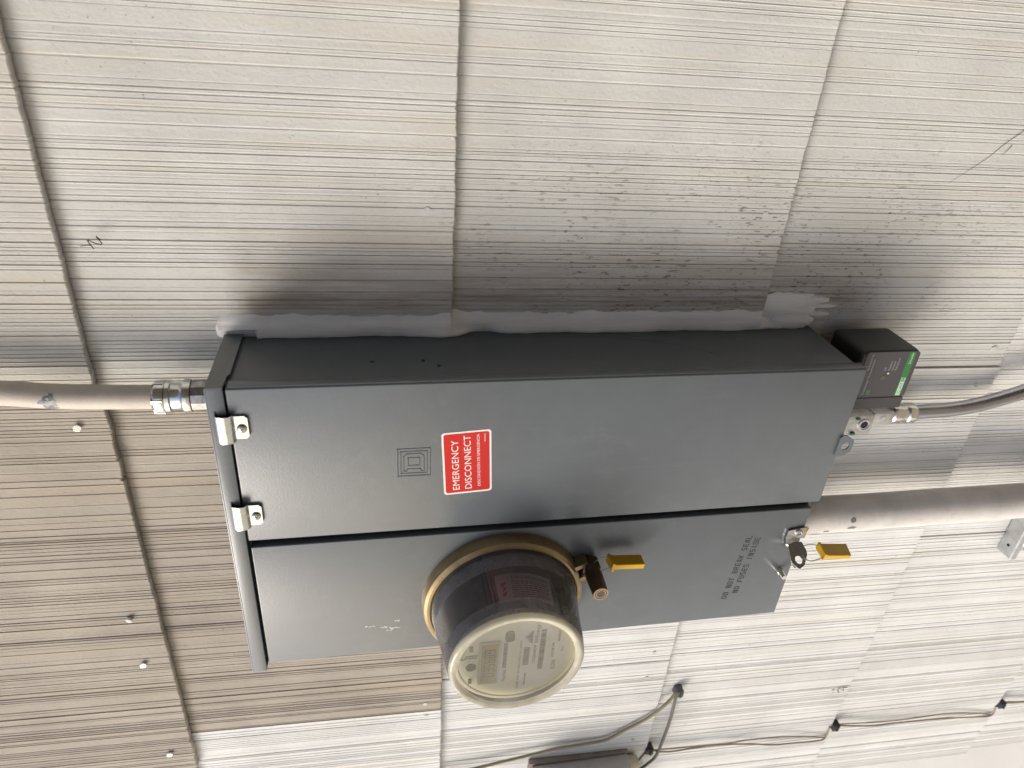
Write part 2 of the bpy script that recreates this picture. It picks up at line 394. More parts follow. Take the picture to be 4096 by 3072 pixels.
def shingle(xa, xb, zb, zt, m, seed, prof=PROF, dz=0.0, label=None):
    rnd = random.Random(seed); xa += rnd.uniform(.0008, .0016); xb -= rnd.uniform(.0008, .0016)
    cols = [(x, h, g) for x, h, g in prof if xa + .0004 < x < xb - .0004]
    cols = [(xa, cols[0][1], 0.)] + cols + [(xb, cols[-1][1], 0.)]
    bm = B(); gl = bm.verts.layers.float.new('groove')
    H = zt - zb; rows = (0.0, 0.0013, .12, .5, 1.0)
    dy = rnd.uniform(-.0006, .0006); tilt = rnd.uniform(-.0015, .0015)
    grid = []
    for i, (x, h, g) in enumerate(cols):
        jz = .0012 * noise.noise((x * 45, seed * 3.1, 0)) + .0008 * noise.noise((x * 260, seed * 3.1, 5))
        if rnd.random() < .010: jz += rnd.uniform(.001, .003)
        jz += tilt * (x - xa)
        col = []
        for k, f in enumerate(rows):
            z = (zb + dz + jz + (0.0 if k == 0 else .0011)) if k < 2 else zb + dz + f * H
            y = -(YB + (YT - YB) * max(0, (z - zb) / H) + dy) - h
            if k == 0: y += .0009
            v = bm.verts.new((x, y, z)); v[gl] = min(1, g); col.append(v)
        zb_ = zb + dz + jz
        v = bm.verts.new((x, -(YB + dy) + TH, zb_)); v[gl] = 0.0
        grid.append([v] + col)
    for a, b in zip(grid, grid[1:]):
        for k in range(len(a) - 1): bm.faces.new((a[k], b[k], b[k + 1], a[k + 1]))
    for end, flip in ((grid[0], 0), (grid[-1], 1)):             # the two end faces
        back = [bm.verts.new((v.co.x, v.co.y + TH, v.co.z)) for v in end[1:]]
        for v in back: v[gl] = 0
        for k in range(len(back) - 1):
            q = (end[k + 1], end[k + 2], back[k + 1], back[k]); bm.faces.new(q if flip else tuple(reversed(q)))
    o = part('shingle', bm, m, wall, smooth=False, normals=True)
    if label: o['label'] = label
    return o
ZB = [0.815, 0.470, 0.125, -0.2213, -0.5655, -0.911, -1.253, -1.60]      # butt of each course, downwards
JX = {0: [XL, -.31, .29, .89, XR], 1: [XL, -.62, -.02, .58, XR], 2: [XL, -.672, -.0625, .538, 1.14, XR], 3: [XL, -.607, -.0635, .54, 1.14, XR],
      4: [XL, -.554, -.025, .575, 1.175, XR], 5: [XL, -.647, -.059, .545, 1.14, XR], 6: [XL, -.350, .25, .85, XR], 7: [XL, -.62, -.02, .58, XR]}
sd = 0
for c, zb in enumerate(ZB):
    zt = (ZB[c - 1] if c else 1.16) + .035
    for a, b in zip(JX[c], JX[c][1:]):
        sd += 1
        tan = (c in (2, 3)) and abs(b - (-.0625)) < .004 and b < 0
        m = TAN if tan else (CREAM if (c == 2 and a > -.1) or (c < 2) else WHITE_LIT if (a < -.40 or (c == 6 and a < -.3)) else WHITE)
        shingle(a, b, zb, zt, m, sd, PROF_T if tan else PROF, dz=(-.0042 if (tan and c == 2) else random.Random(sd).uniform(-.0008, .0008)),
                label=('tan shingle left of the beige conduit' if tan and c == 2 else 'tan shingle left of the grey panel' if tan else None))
# nails: four bright galvanised heads standing proud, the others painted over
nail_b = B(); cyl(nail_b, (0, .012, 0), (0, -.0016, 0), .0017, n=8); cyl(nail_b, (0, -.0016, 0), (0, -.0031, 0), .0039, .0036, n=14)
for k in range(9):
    a = (k // 3 - 1) * .0021; b_ = (k % 3 - 1) * .0021; bx(nail_b, a - .0007, a + .0007, -.0037, -.0030, b_ - .0007, b_ + .0007)
me_n = bpy.data.meshes.new('nail'); bmesh.ops.recalc_face_normals(nail_b, faces=nail_b.faces[:]); nail_b.to_mesh(me_n); nail_b.free(); me_n.materials.append(ZINC)
for x, z, t in ((-.0956, .1495, .3), (-.3679, .1524, -.4), (-.4489, .1519, .1), (-.6329, .1512, .2)):
    o = bpy.data.objects.new('nail', me_n); C.objects.link(o); o.parent = wall; o.location = (x, -.0125, z - GZ); o.rotation_euler = (t * .5, t, t * .4)
pn = B(); cyl(pn, (0, .01, 0), (0, -.0009, 0), .0034, .0030, n=14); me_p = bpy.data.meshes.new('painted_nail')
bmesh.ops.recalc_face_normals(pn, faces=pn.faces[:]); pn.to_mesh(me_p); pn.free(); me_p.materials.append(WHITE)
def wall_y(z):
    for i, zb in enumerate(ZB):
        if z >= zb:
            zt = (ZB[i - 1] if i else 1.16) + .035
            return -(YB + (YT - YB) * (z - zb) / (zt - zb))
    return -.012
for x, z in ((.1283, -.1959), (.1288, -.5393), (-.5904, -.1977), (-.6177, -.1995), (-.0335, -.8890), (-.085, -.8870), (-.5323, -.5361), (-.5896, -.5341), (-.7443, -.5366), (-.6799, -.8800)):
    o = bpy.data.objects.new('painted_nail', me_p); C.objects.link(o); o.parent = wall; o.location = (x, wall_y(z) - .0002, z - GZ)

bm = B()
for pts in ([(.236, -.822), (.2199, -.8069), (.2057, -.7908), (.1928, -.7788), (.1810, -.7661), (.1690, -.7502), (.1640, -.7420)], [(.2040, -.800), (.1985, -.7960), (.1940, -.7925)]):
    P = smooth_path([(x + .0020 * noise.noise((x * 190, z * 190, 2)), 0, z) for x, z in pts], 5)
    for i in range(len(P) - 1):
        wd = .00030 * (1 - i / len(P)) + .00008; a, b_ = P[i], P[i + 1]; d = (b_ - a).normalized(); nn = Vector((-d.z, 0, d.x)) * wd
        bm.faces.new([bm.verts.new((p.x, wall_y(p.z) - .00070, p.z)) for p in (a + nn, b_ + nn, b_ - nn, a - nn)])
part('crack', bm, DARKM, wall, smooth=False)
# ------------------------------------------------------------------ grey meter panel
D = 0.1117
panel = thing('electrical_cabinet', 'grey metal electrical meter cabinet with red emergency disconnect sticker on its door', 'electrical cabinet', (-.18, 0, -.636))
bm = B(); bx(bm, -.3515, -.0015, -.1025, .004, -.6325, -.004, .0012); part('enclosure', bm, ENAMEL_S, panel)
for x, y, z in ((0, -.066, -.141), (0, -.066, -.189), (0, -.077, -.203)):
    bm = B(); cyl(bm, (-.0010, y, z), (-.0012, y, z), .0017, n=12); cyl(bm, (-.004, y, z), (-.0013, y, z), .0021, .0019, n=12); part('knockout_hole', bm, DARKM, panel)
bm = B(); tube(bm, [(-.0013, -.021, -.397), (-.0013, -.036, -.44), (-.0013, -.055, -.477), (-.0013, -.069, -.49)], .00035, n=5)
part('scratch', bm, mat('scratched paint', (.19, .20, .20), .5), panel)
# rain cap: top plate with a turned-down front lip and stepped side flanges
bm = B()
bx(bm, -.3605, .0015, -.1128, .002, -.0025, .0000, .0009)
bx(bm, -.3605, .0012, -.1131, -.1108, -.0155, -.0015, .0010)
for xs in ((.0000, .0016), (-.3606, -.3590)):
    a = [(.0, -.0178), (-.088, -.0178), (-.0905, -.0158), (-.1126, -.0150), (-.1126, -.001), (.0, -.001)]
    va = [bm.verts.new((xs[0], y, z)) for y, z in a]; vb = [bm.verts.new((xs[1], y, z)) for y, z in a]
    bm.faces.new(list(reversed(va))); bm.faces.new(vb)
    for i in range(len(a)): bm.faces.new((va[i], va[(i + 1) % len(a)], vb[(i + 1) % len(a)], vb[i]))
part('top_cap', bm, ENAMEL, panel)
# breaker door on the right
bm = B(); bx(bm, -.1722, .0002, -.1117, -.1032, -.6355, -.0168, .0016, 3)
bx(bm, -.001, .0013, -.1100, -.0990, -.6352, -.0185, .0005)
door = part('door', bm, ENAMEL, panel)
bm = B(); bx(bm, -.1812, -.171, -.1036, -.1027, -.628, -.018); part('seam', bm, GAP, panel)
# meter cover on the left
bm = B(); bx(bm, -.3510, -.1806, -.1113, -.1030, -.6285, -.0180, .0014, 3); cover = part('meter_cover', bm, ENAMEL, panel)
bm = B()
for k, (x, z, L) in enumerate(((-.3075, -.1235, .011), (-.3105, -.1395, .008), (-.313, -.150, .012), (-.3020, -.155, .006), (-.316, -.146, .007))):
    pts = [(x + .0009 * math.sin(i * 2.1 + k), z - L * i / 5) for i in range(6)]
    for (xa, za), (xb, zb) in zip(pts, pts[1:]):
        wd = .0005 + .0004 * ((k * 7 + int(za * 9000)) % 3); quadxz(bm, [(xa - wd, za), (xb - wd * .7, zb), (xb + wd * .8, zb), (xa + wd, za)], -.11142)
part('paint_chip', bm, mat('white paint scuff', (.55, .53, .5), .6, var=.3, vscale=400), cover, smooth=False)
# bent steel clips that latch the door under the cap
def clip(xc, zo):
    bm = B(); x0, x1 = xc - .0138, xc + .0138
    sec = [(-.1135, -.0062), (-.1172, -.0068), (-.1192, -.0095), (-.1196, -.0140), (-.1188, -.0180), (-.1165, -.0205), (-.1142, -.0212)]
    sec = [(y, z + zo) for y, z in sec]; th = .0011
    prev = None
    for (y, z) in sec:
        ring = [bm.verts.new((x0, y, z)), bm.verts.new((x1, y, z)), bm.verts.new((x1, y + th, z + th * .4)), bm.verts.new((x0, y + th, z + th * .4))]
        if prev:
            for k in range(4): bm.faces.new((prev[k], prev[(k + 1) % 4], ring[(k + 1) % 4], ring[k]))
        else: bm.faces.new(ring)
        prev = ring
    bm.faces.new(list(reversed(prev)))
    tab = [(x0 + .002, -.0205 + zo), (x0 + .002, -.0300 + zo), (x0 + .0045, -.0325 + zo), (x1 - .0045, -.0325 + zo), (x1 - .002, -.0300 + zo), (x1 - .002, -.0205 + zo)]
    prism(bm, tab, -.1142, -.1126)
    o = part('latch_clip', bm, ZINC_Y, panel, ang=40)
    bm = B(); bx(bm, x0 - .001, x1 + .003, -.11335, -.1128, -.0078 + zo, -.0058 + zo); part('slot', bm, GAP, o)
    bm = B(); lathe(bm, [(0, .0044), (.0010, .0043), (.0019, .0034), (.0024, .0018), (.0025, .0003)], (xc - .001, -.1142, -.0270 + zo), n=20, close=True)
    part('screw', bm, SCREWM, o)
    bm = B()
    for a in (.3, .3 + math.pi / 2):
        pts = [(.0021 * math.cos(a) + s * .0004 * -math.sin(a), .0021 * math.sin(a) + s * .0004 * math.cos(a)) for s in (-1, 1)]
        pts += [(-x, -z) for x, z in pts]
        quadxz(bm, [(xc - .001 + x, -.0270 + zo + z) for x, z in pts], -.11672)
    part('screw_recess', bm, DARKM, o, smooth=False)
clip(-.0378, 0.0); clip(-.1376, -.0012)
# embossed D-in-a-square mark
ex0, ex1, ez0, ez1 = -.1030, -.0711, -.1925, -.1617; yd = -.1117
em = B()
def rail(bm, pts, wd, h, y=yd):
    for (xa, za), (xb, zb) in zip(pts, pts[1:]):
        d = Vector((xb - xa, 0, zb - za)); L = d.length; d.normalize(); nn = Vector((-d.z, 0, d.x))
        a = Vector((xa, 0, za)) - d * wd * .5; b = Vector((xb, 0, zb)) + d * wd * .5
        lo = [a + nn * wd, b + nn * wd, b - nn * wd, a - nn * wd]; hi = [a + nn * wd * .35, b + nn * wd * .35, b - nn * wd * .35, a - nn * wd * .35]
        va = [bm.verts.new((p.x, y + .0002, p.z)) for p in lo]; vb = [bm.verts.new((p.x, y - h, p.z)) for p in hi]
        bm.faces.new(vb)
        for i in range(4): bm.faces.new((va[i], va[(i + 1) % 4], vb[(i + 1) % 4], vb[i]))
def rect(x0, x1, z0, z1): return [(x0, z0), (x1, z0), (x1, z1), (x0, z1), (x0, z0)]
rail(em, rect(ex0, ex1, ez0, ez1), .0011, .00038); rail(em, rect(ex0 + .0032, ex1 - .0032, ez0 + .0030, ez1 - .0030), .0010, .00034)
dx0, dx1, dz0, dz1 = ex0 + .0068, ex1 - .0058, ez0 + .0058, ez1 - .0058
rail(em, [(dx0 - .001, dz0), (dx1 - .003, dz0), (dx1, dz0 + .003), (dx1, dz1 - .003), (dx1 - .003, dz1), (dx0 - .001, dz1), (dx0 - .001, dz1 - .0025), (dx0 + .0014, dz1 - .0035), (dx0 + .0014, dz0 + .0035), (dx0 - .001, dz0 + .0025), (dx0 - .001, dz0)], .0009, .00034)
rail(em, rect(dx0 + .0055, dx1 - .0048, dz0 + .0042, dz1 - .0042), .0009, .00034)
part('embossed_mark', em, mat('grimy enamel', (.105, .118, .128), .36, var=.25, vscale=170), door, smooth=False)
# red sticker
sc = (-.0908, -.2288); rot = R_(3.3)
bm = B(); prism(bm, rrect(sc[0], sc[1], .0742, .0478, .0032, rot=rot), -.11195, -.1116); st = part('warning_sticker', bm, WHT, door, smooth=False)
bm = B(); bm.faces.new([bm.verts.new((x, -.11202, z)) for x, z in rrect(sc[0], sc[1], .0705, .0441, .0024, rot=rot)]); part('red_field', bm, RED, st, smooth=False)
def sp(dx, dz): return sc[0] + dx * math.cos(rot) - dz * math.sin(rot), sc[1] + dx * math.sin(rot) + dz * math.cos(rot)
L = []
for s, size, dx, dz, wd in (('EMERGENCY', .0096, -.0325, .0083, .0595), ('DISCONNECT', .0096, -.0325, -.0038, .0640), ('DESCONEXI\u00d3N DE EMERGENCIA', .0039, -.0300, -.0125, .0625)):
    x, z = sp(dx, dz); L.append((s, size, x, z, 'LEFT', wd, rot, -.11208))
x, z = sp(.0330, -.0184); L.append(('GDE54022', .0021, x, z, 'RIGHT', .0095, rot, -.11208))
lettering(L, WHT, st)
bm = B(); tube(bm, [(-.1290, -.1118, -.212), (-.1325, -.1118, -.2135), (-.1372, -.1118, -.2148), (-.1440, -.1118, -.2154)], .00022, n=4); part('scratch', bm, mat('pale scratch', (.2, .21, .22), .5), door)
# stencilled warning on the cover
STN = {'D': [(0, 0, 1, 6), (1.5, 5, 3.1, 6), (1.5, 0, 3.1, 1), (3, .8, 4, 5.2)], 'O': [(0, .6, 1, 5.4), (.6, 0, 1.7, 1), (.6, 5, 1.7, 6), (3, .6, 4, 5.4), (2.3, 0, 3.4, 1), (2.3, 5, 3.4, 6)],
       'N': [(0, 0, 1, 6), (3, 0, 4, 6), ((1.2, 6), (2.8, 0), .8)], 'T': [(1.5, 0, 2.5, 6), (0, 5, 1.2, 6), (2.8, 5, 4, 6)],
       'B': [(0, 0, 1, 6), (1.5, 5, 3.2, 6), (1.5, 2.5, 3.2, 3.5), (1.5, 0, 3.2, 1), (3, 3.4, 4, 5.2), (3, .8, 4, 2.6)],
       'R': [(0, 0, 1, 6), (1.5, 5, 3.2, 6), (1.5, 2.5, 3.2, 3.5), (3, 3.4, 4, 5.2), ((2, 2.2), (3.6, 0), .8)],
       'E': [(0, 0, 1, 6), (1.5, 5, 4, 6), (1.5, 2.5, 3.4, 3.5), (1.5, 0, 4, 1)], 'A': [((.4, 0), (1.5, 6), .9), ((3.6, 0), (2.5, 6), .9), (1.5, 1.4, 2.5, 2.3)],
       'K': [(0, 0, 1, 6), ((1.6, 2.9), (3.6, 6), .9), ((1.6, 3.1), (3.6, 0), .9)], 'S': [(.5, 5, 3.8, 6), (0, 3.4, 1, 5.2), (.7, 2.5, 3.3, 3.5), (3, .8, 4, 2.6), (.2, 0, 3.4, 1)],
       'L': [(0, 0, 1, 6), (1.5, 0, 4, 1)], 'F': [(0, 0, 1, 6), (1.5, 5, 4, 6), (1.5, 2.5, 3.4, 3.5)], 'U': [(0, .7, 1, 6), (3, .7, 4, 6), (.6, 0, 1.7, 1), (2.3, 0, 3.4, 1)], 'I': [(1.5, 0, 2.5, 6)]}
bm = B()
def stencil(s, x0, z0, ang, hgt, pitch):
    k = hgt / 6; ca, sa = math.cos(ang), math.sin(ang)
    def P(u, v): return (x0 + u * ca - v * sa, z0 + u * sa + v * ca)
    for i, ch in enumerate(s):
        for q in STN.get(ch, []):
            if isinstance(q[0], tuple):
                (a, b), (c, d), t = q; pts = [(a - t / 2, b), (c - t / 2, d), (c + t / 2, d), (a + t / 2, b)]
            else: pts = [(q[0], q[1]), (q[2], q[1]), (q[2], q[3]), (q[0], q[3])]
            quadxz(bm, [P(i * pitch + u * k * .92, v * k) for u, v in pts], -.11148)
stencil('DO NOT BREAK SEAL', -.3170, -.5545, R_(-5.5), .0074, .00600)
stencil('NO FUSES INSIDE', -.3085, -.5670, R_(-5.5), .0074, .00600)
part('stencil_lettering', bm, INK, cover, smooth=False)
# seal hasp at the cover's foot
bm = B()
prism(bm, [(-.2110, -.6065), (-.2236, -.6065), (-.2236, -.6300), (-.2090, -.6318), (-.2072, -.6295)][::-1], -.1142, -.1126)
prism(bm, [(-.2236, -.6065), (-.2345, -.6095), (-.2385, -.6175), (-.2236, -.6205)], -.1141, -.1127)
ring_plate(bm, [(-.2325, -.1140, -.6115), (-.2270, -.1140, -.6262), (-.2335, -.1285, -.6290), (-.2440, -.1370, -.6232), (-.2490, -.1385, -.6170), (-.2450, -.1300, -.6110)], (-.2410, -.1310, -.6185), .0048, squash=.8, normal_off=Vector((-.0012, .0006, 0)))
hasp = part('seal_hasp', bm, ZINC_Y, cover)
bm = B(); lathe(bm, [(0, .0046), (.0012, .0044), (.0018, .0030), (.0012, .0026), (.0011, .0003)], (-.2143, -.1142, -.6200), n=20, close=True); part('screw', bm, SCREWM, hasp)
bm = B(); tube(bm, [(-.2385, -.1120, -.6165), (-.2440, -.122, -.6130), (-.2505, -.134, -.6150)], .0011, n=8); part('hinge_pin', bm, GALV, hasp)
bm = B(); cyl(bm, (-.2745, -.111, -.6125), (-.2745, -.1175, -.6125), .0042, n=16); cyl(bm, (-.2745, -.1175, -.6125), (-.2745, -.1255, -.6125), .0036, .0030, n=16)
part('cover_screw', bm, ZINC, cover)
# padlock lug under the door
bm = B(); ring_plate(bm, [(-.1065, -.1140, -.6310), (-.0800, -.1140, -.6310), (-.0800, -.1140, -.6390), (-.0868, -.1140, -.6485), (-.0990, -.1140, -.6490), (-.1065, -.1140, -.6420)], (-.0938, -.1140, -.6400), .0048, normal_off=Vector((0, .0014, 0)))
part('padlock_lug', bm, ENAMEL, door)

# ------------------------------------------------------------------ caulk between panel and wall
bm = B(); rows = []
N = 240
for i in range(N + 1):
    z = .004 - .612 * i / N
    n1 = noise.noise((z * 22, 1.3, 0)); n2 = noise.noise((z * 70, 4.3, 0)); n3 = noise.noise((z * 160, 8.3, 0))
    ob = .0135 + .0042 * n1 + .0022 * n2 + .0042 * math.exp(-((z + .203) / .020) ** 2) - .0085 * math.exp(-((z + .252) / .016) ** 2)
    if z > -.03: ob = .004 + .0025 * n2
    wx = .0205 + .0035 * n2 + .0028 * n1 + .0012 * n3
    wy = wall_y(z)
    q = [(wx + .004, wy + .004), (wx, wy - .0006), (wx * .66, wy - .0022 - .0008 * n2), (wx * .36, min(wy - .0040, -ob * .62) - .0007 * n3), (.0022, -ob * .92 - .001), (.0007, -ob - .0003 * n3), (-.0012, -ob + .0009), (-.0012, -.002)]
    rows.append([bm.verts.new((x, y, z)) for x, y in q])
for a, b in zip(rows, rows[1:]):
    for k in range(len(a) - 1): bm.faces.new((a[k], a[k + 1], b[k + 1], b[k]))
caulk = thing('caulk_bead', 'smeared white caulk bead sealing the right side of the grey panel to the wall', 'caulk', (.005, -.01, -.63))
part('bead', bm, CAULK, caulk, ang=60)
bm = B()                                                            # trowelled smear at the foot and a dab on the cap
def smear(cx, cz, rx, rz, y0, thick, seed):
    n = 40; ctr = bm.verts.new((cx, y0 - thick, cz)); mid = []; out = []
    for i in range(n):
        a = 2 * math.pi * i / n; k = 1 + .12 * noise.noise((math.cos(a) * 2.1, math.sin(a) * 2.1, seed)) + .13 * noise.noise((math.cos(a) * 7, math.sin(a) * 7, seed))
        mid.append(bm.verts.new((cx + rx * .7 * k * math.cos(a), y0 - thick * .8, cz + rz * .7 * k * math.sin(a)))); out.append(bm.verts.new((cx + rx * k * math.cos(a), y0 + .0012, cz + rz * k * math.sin(a))))
    for i in range(n):
        j = (i + 1) % n; bm.faces.new((ctr, mid[i], mid[j])); bm.faces.new((mid[i], out[i], out[j], mid[j]))
smear(.021, -.596, .019, .041, -.0050, .0036, 3.3)
part('smear', bm, CAULK, caulk, ang=60); bm = B()
smear(.006, -.606, .010, .028, -.0090, .0045, 7.3)
part('smear', bm, CAULK, caulk, ang=60); bm = B()
for k, q in enumerate(((.030, -.630, .0045, .020), (.013, -.640, .0035, .015), (.023, -.640, .0028, .022), (.036, -.612, .003, .016))):
    smear(*q, -.0058, .0012, 11.7 + k); part('smear', bm, CAULK, caulk, ang=60); bm = B()
smear(.006, .001, .010, .007, -.0060, .0024, 9.1)
part('smear', bm, CAULK, caulk, ang=60)

# ------------------------------------------------------------------ electric meter
MX, MZ = -.27496, -.27453; MO = (MX, -.1113, MZ)
meter = thing('electric_meter', 'round glass-covered electric meter plugged into the left cover of the grey panel', 'electric meter', MO)
bm = B()
lathe(bm, [(0, .0850), (0, .0893), (.0100, .0890), (.0140, .0878), (.0165, .0848), (.0166, .0822), (.0150, .0806), (.004, .0806)], MO, n=96)
ringp = part('sealing_ring', bm, BRASS, meter)
bm = B()
for a0, dr in ((-72, .0), (-60.5, .0)):
    a = R_(a0); d = Vector((math.cos(a), 0, math.sin(a))); t = Vector((-d.z, 0, d.x)); c0 = Vector((MX, 0, MZ)) + d * .0875
    pts = [c0 + t * .0028, c0 - t * .0028, c0 - t * .0024 + d * .0150, c0 + t * .0024 + d * .0150]
    prism(bm, [(p.x, p.z) for p in pts], -.1113 - .0150, -.1113 - .001)
part('clamp_lug', bm, BRASS, ringp, smooth=False)
def ribs(a, h):
    if .0195 < h < .036 or .0735 < h < .0895: return .00034 * math.cos(a * 210)
    return 0
prof = [(.0135, .0812), (.0165, .0808), (.0178, .0800), (.0190, .0796), (.0200, .0795), (.0355, .0777), (.0365, .0776), (.0730, .0722), (.0740, .0721), (.0890, .0698), (.0905, .0696), (.0930, .0692), (.0950, .0676), (.0955, .0655), (.0940, .0628), (.0925, .0600), (.0922, .0300), (.0922, .0004)]
pm = [0, 0, 0, 0, 1, 1, 0, 0, 1, 1, 3, 3, 3, 3, 3, 2, 2]
bm = B(); lathe(bm, prof, MO, n=840, rad=ribs, mats=pm); part('glass_cover', bm, [GLASS, GLASSR, GLASSF, GLASSE], meter, ang=70)
# inner module, brown and dusty on its upper half, grey elsewhere
bm = B()
inner = [(.002, .0720), (.012, .0715), (.016, .0690), (.030, .0660), (.066, .0625), (.078, .0620), (.0800, .0610)]
lathe(bm, inner, MO, n=96)
for f in bm.faces:
    c = f.calc_center_median(); a = math.degrees(math.atan2(c.z - MZ, c.x - MX))
    f.material_index = 0 if 24 < a < 175 else 1
part('inner_module', bm, [DRUM, DRUM2], meter)
bm = B()
for a0 in (27, 23, 19.5):
    a = R_(a0); d = Vector((math.cos(a), 0, math.sin(a)))
    tube(bm, [Vector((MX, -.1113 - h, MZ)) + d * (r + .0007) for h, r in ((.018, .0685), (.030, .0660), (.066, .0625), (.079, .0615))], .0008, n=6, sub=0)
part('module_seam', bm, GAP, meter)
def wrap(bm, r0):
    """bend a flat label (x = arc length, z = height toward the wall) round the module's right side"""
    for v in bm.verts:
        s, h, lift = v.co.x, v.co.z, v.co.y
        r = .0660 + (h - .030) * (.0625 - .0660) / .036 + r0 + lift
        a = R_(16) - s / .0655
        v.co = Vector((MX + r * math.cos(a), -.1113 - h, MZ + r * math.sin(a)))
bm = B(); nx, nz = 24, 4
vs = [[bm.verts.new((.062 * i / nx, 0, .0345 + .0335 * j / nz)) for j in range(nz + 1)] for i in range(nx + 1)]
for i in range(nx):
    for j in range(nz): bm.faces.new((vs[i][j], vs[i + 1][j], vs[i + 1][j + 1], vs[i][j + 1]))
wrap(bm, .0006); wl = part('danger_label', bm, LILAC, meter)
def curved_text(lines, m, lift):
    bm = text_bm([(s, size, x, -h, al, wd, 0, 0) for (s, size, x, h, al, wd) in lines])
    for v in bm.verts: v.co = Vector((v.co.x, lift, -v.co.z))
    wrap(bm, .0006); return part('lettering', bm, m, wl, smooth=False, normals=False)
curved_text([('DANGER/PELIGRO', .0052, .0165, .0425, 'LEFT', .041)], MAUVE, .0002)
bm = B()
rr = random.Random(5)
for k in range(8):
    h = .0445 + .0027 * k; x = .0150 + rr.uniform(0, .001)
    while x < .055:
        wd = rr.uniform(.0015, .005); vs = [(x, h), (x + wd, h), (x + wd, h + .0012), (x, h + .0012)]
        bm.faces.new([bm.verts.new((u, .0002, v)) for u, v in vs]); x += wd + .0008
wrap(bm, .0006); part('fine_print', bm, REDP, wl, smooth=False)
bm = B()
for k in range(3):
    bm.faces.new([bm.verts.new((x, .0002, h)) for x, h in ((.0045 + .002 * (k % 2), .046 + .006 * k), (.0105, .044 + .006 * k), (.0085, .049 + .006 * k), (.0055, .051 + .006 * k))])
wrap(bm, .0006); part('warning_symbol', bm, REDP, wl, smooth=False)
bm = B(); a = R_(-47)
for k, (da, h0, h1) in enumerate(((0, .030, .045), (3, .048, .072), (7, .036, .060))):
    d = Vector((math.cos(a - R_(da)), 0, math.sin(a - R_(da)))); c0 = Vector((MX, 0, MZ)) + d * .0665
    bx(bm, c0.x - .0035, c0.x + .0035, -.1113 - h1, -.1113 - h0, c0.z - .003, c0.z + .003)
part('terminal_module', bm, PCB, meter)
# face plate
bm = B(); lathe(bm, [(.0795, .0640), (.0850, .0640), (.0858, .0630), (.0858, .0600), (.0850, .0590), (.0850, .0004)], MO, n=72)
face = part('face_plate', bm, FACE, meter)
yf = -.1113 - .0850
bm = B(); prism(bm, rrect(MX - .0040, MZ + .0278, .0620, .0215, .002), yf - .0016, yf - .0002); bez = part('display_bezel', bm, mat('bezel', (.50, .50, .40), .4), face, smooth=False)
bm = B(); bm.faces.new([bm.verts.new((x, yf - .00185, z)) for x, z in ((-.3068, -.2556), (-.2502, -.2556), (-.2502, -.2388), (-.3068, -.2388))]); part('display', bm, LCD, face, smooth=False)
bm = B(); quadxz(bm, [(-.3068, -.2582), (-.2502, -.2582), (-.2502, -.2558), (-.3068, -.2558)], yf - .0019); part('display_edge', bm, mat('pale bezel edge', (.62, .68, .76), .3), face, smooth=False)
SEG = {'0': 'abcdef', '1': 'bc', '2': 'abged', '3': 'abgcd', '5': 'afgcd', '8': 'abcdefg', '9': 'abcdfg', 'C': 'adef'}
bm = B()
def seg7(ch, x, z, w_, h_, t=.0011):
    for s in SEG[ch]:
        q = {'a': (x, z + h_ - t, x + w_, z + h_), 'd': (x, z, x + w_, z + t), 'g': (x, z + h_ / 2 - t / 2, x + w_, z + h_ / 2 + t / 2), 'f': (x, z + h_ / 2, x + t, z + h_), 'b': (x + w_ - t, z + h_ / 2, x + w_, z + h_), 'e': (x, z, x + t, z + h_ / 2), 'c': (x + w_ - t, z, x + w_, z + h_ / 2)}[s]
        quadxz(bm, [(q[0], q[1]), (q[2], q[1]), (q[2], q[3]), (q[0], q[3])], yf - .00205)
for i, ch in enumerate('035889'): seg7(ch, -.2985 + .0070 * i, -.2528, .0052, .0112)
part('display_digits', bm, LCDD, face, smooth=False)
bm = B(); quadxz(bm, [(-.3110, -.2690), (-.2490, -.2690), (-.2490, -.2598), (-.3110, -.2598)], yf - .0004); part('serial_strip', bm, PLATE, face, smooth=False)
bm = B(); n_ = 30                                                  # nameplate: lower segment of the disc
pl = [(MX + .0515 * math.cos(a), MZ - .0005 + .0515 * math.sin(a)) for a in [R_(181 + 178 * k / n_) for k in range(n_ + 1)]]
bm.faces.new([bm.verts.new((x, yf - .0004, z)) for x, z in pl]); part('nameplate', bm, PLATE, face, smooth=False)
def bars(bm, x0, x1, z0, z1, seed, y):
    r = random.Random(seed); x = x0
    while x < x1:
        wd = r.uniform(.0003, .0011); quadxz(bm, [(x, z0), (min(x + wd, x1), z0), (min(x + wd, x1), z1), (x, z1)], y); x += wd + r.uniform(.0003, .0008)
bm = B(); bars(bm, -.2895, -.2515, -.2650, -.2608, 1, yf - .0006); bars(bm, -.2880, -.2610, -.2880, -.2818, 2, yf - .0006)
bars(bm, -.2965, -.2370, -.3035, -.2980, 3, yf - .0006); bars(bm, -.3185, -.3000, -.2865, -.2850, 4, yf - .0006); part('barcode', bm, BROWNP, face, smooth=False)
bm = B(); k = 0                                                     # fan-shaped utility mark
for (xa, za), (xb, zb), (xc, zc) in (((-.2470, -.2900), (-.2437, -.2900), (-.2452, -.2815)), ((-.2503, -.2900), (-.2478, -.2900), (-.2456, -.2812)), ((-.2534, -.2900), (-.2511, -.2900), (-.2462, -.2808)), ((-.2562, -.2900), (-.2542, -.2900), (-.2500, -.2838)), ((-.2428, -.2900), (-.2400, -.2900), (-.2444, -.2830)), ((-.2392, -.2900), (-.2370, -.2900), (-.2420, -.2856))):
    bm.faces.new([bm.verts.new((x, yf - .0006, z)) for x, z in ((xa, za), (xb, zb), (xc, zc))])
part('utility_mark', bm, BROWNP, face, smooth=False)
yl = yf - .0007
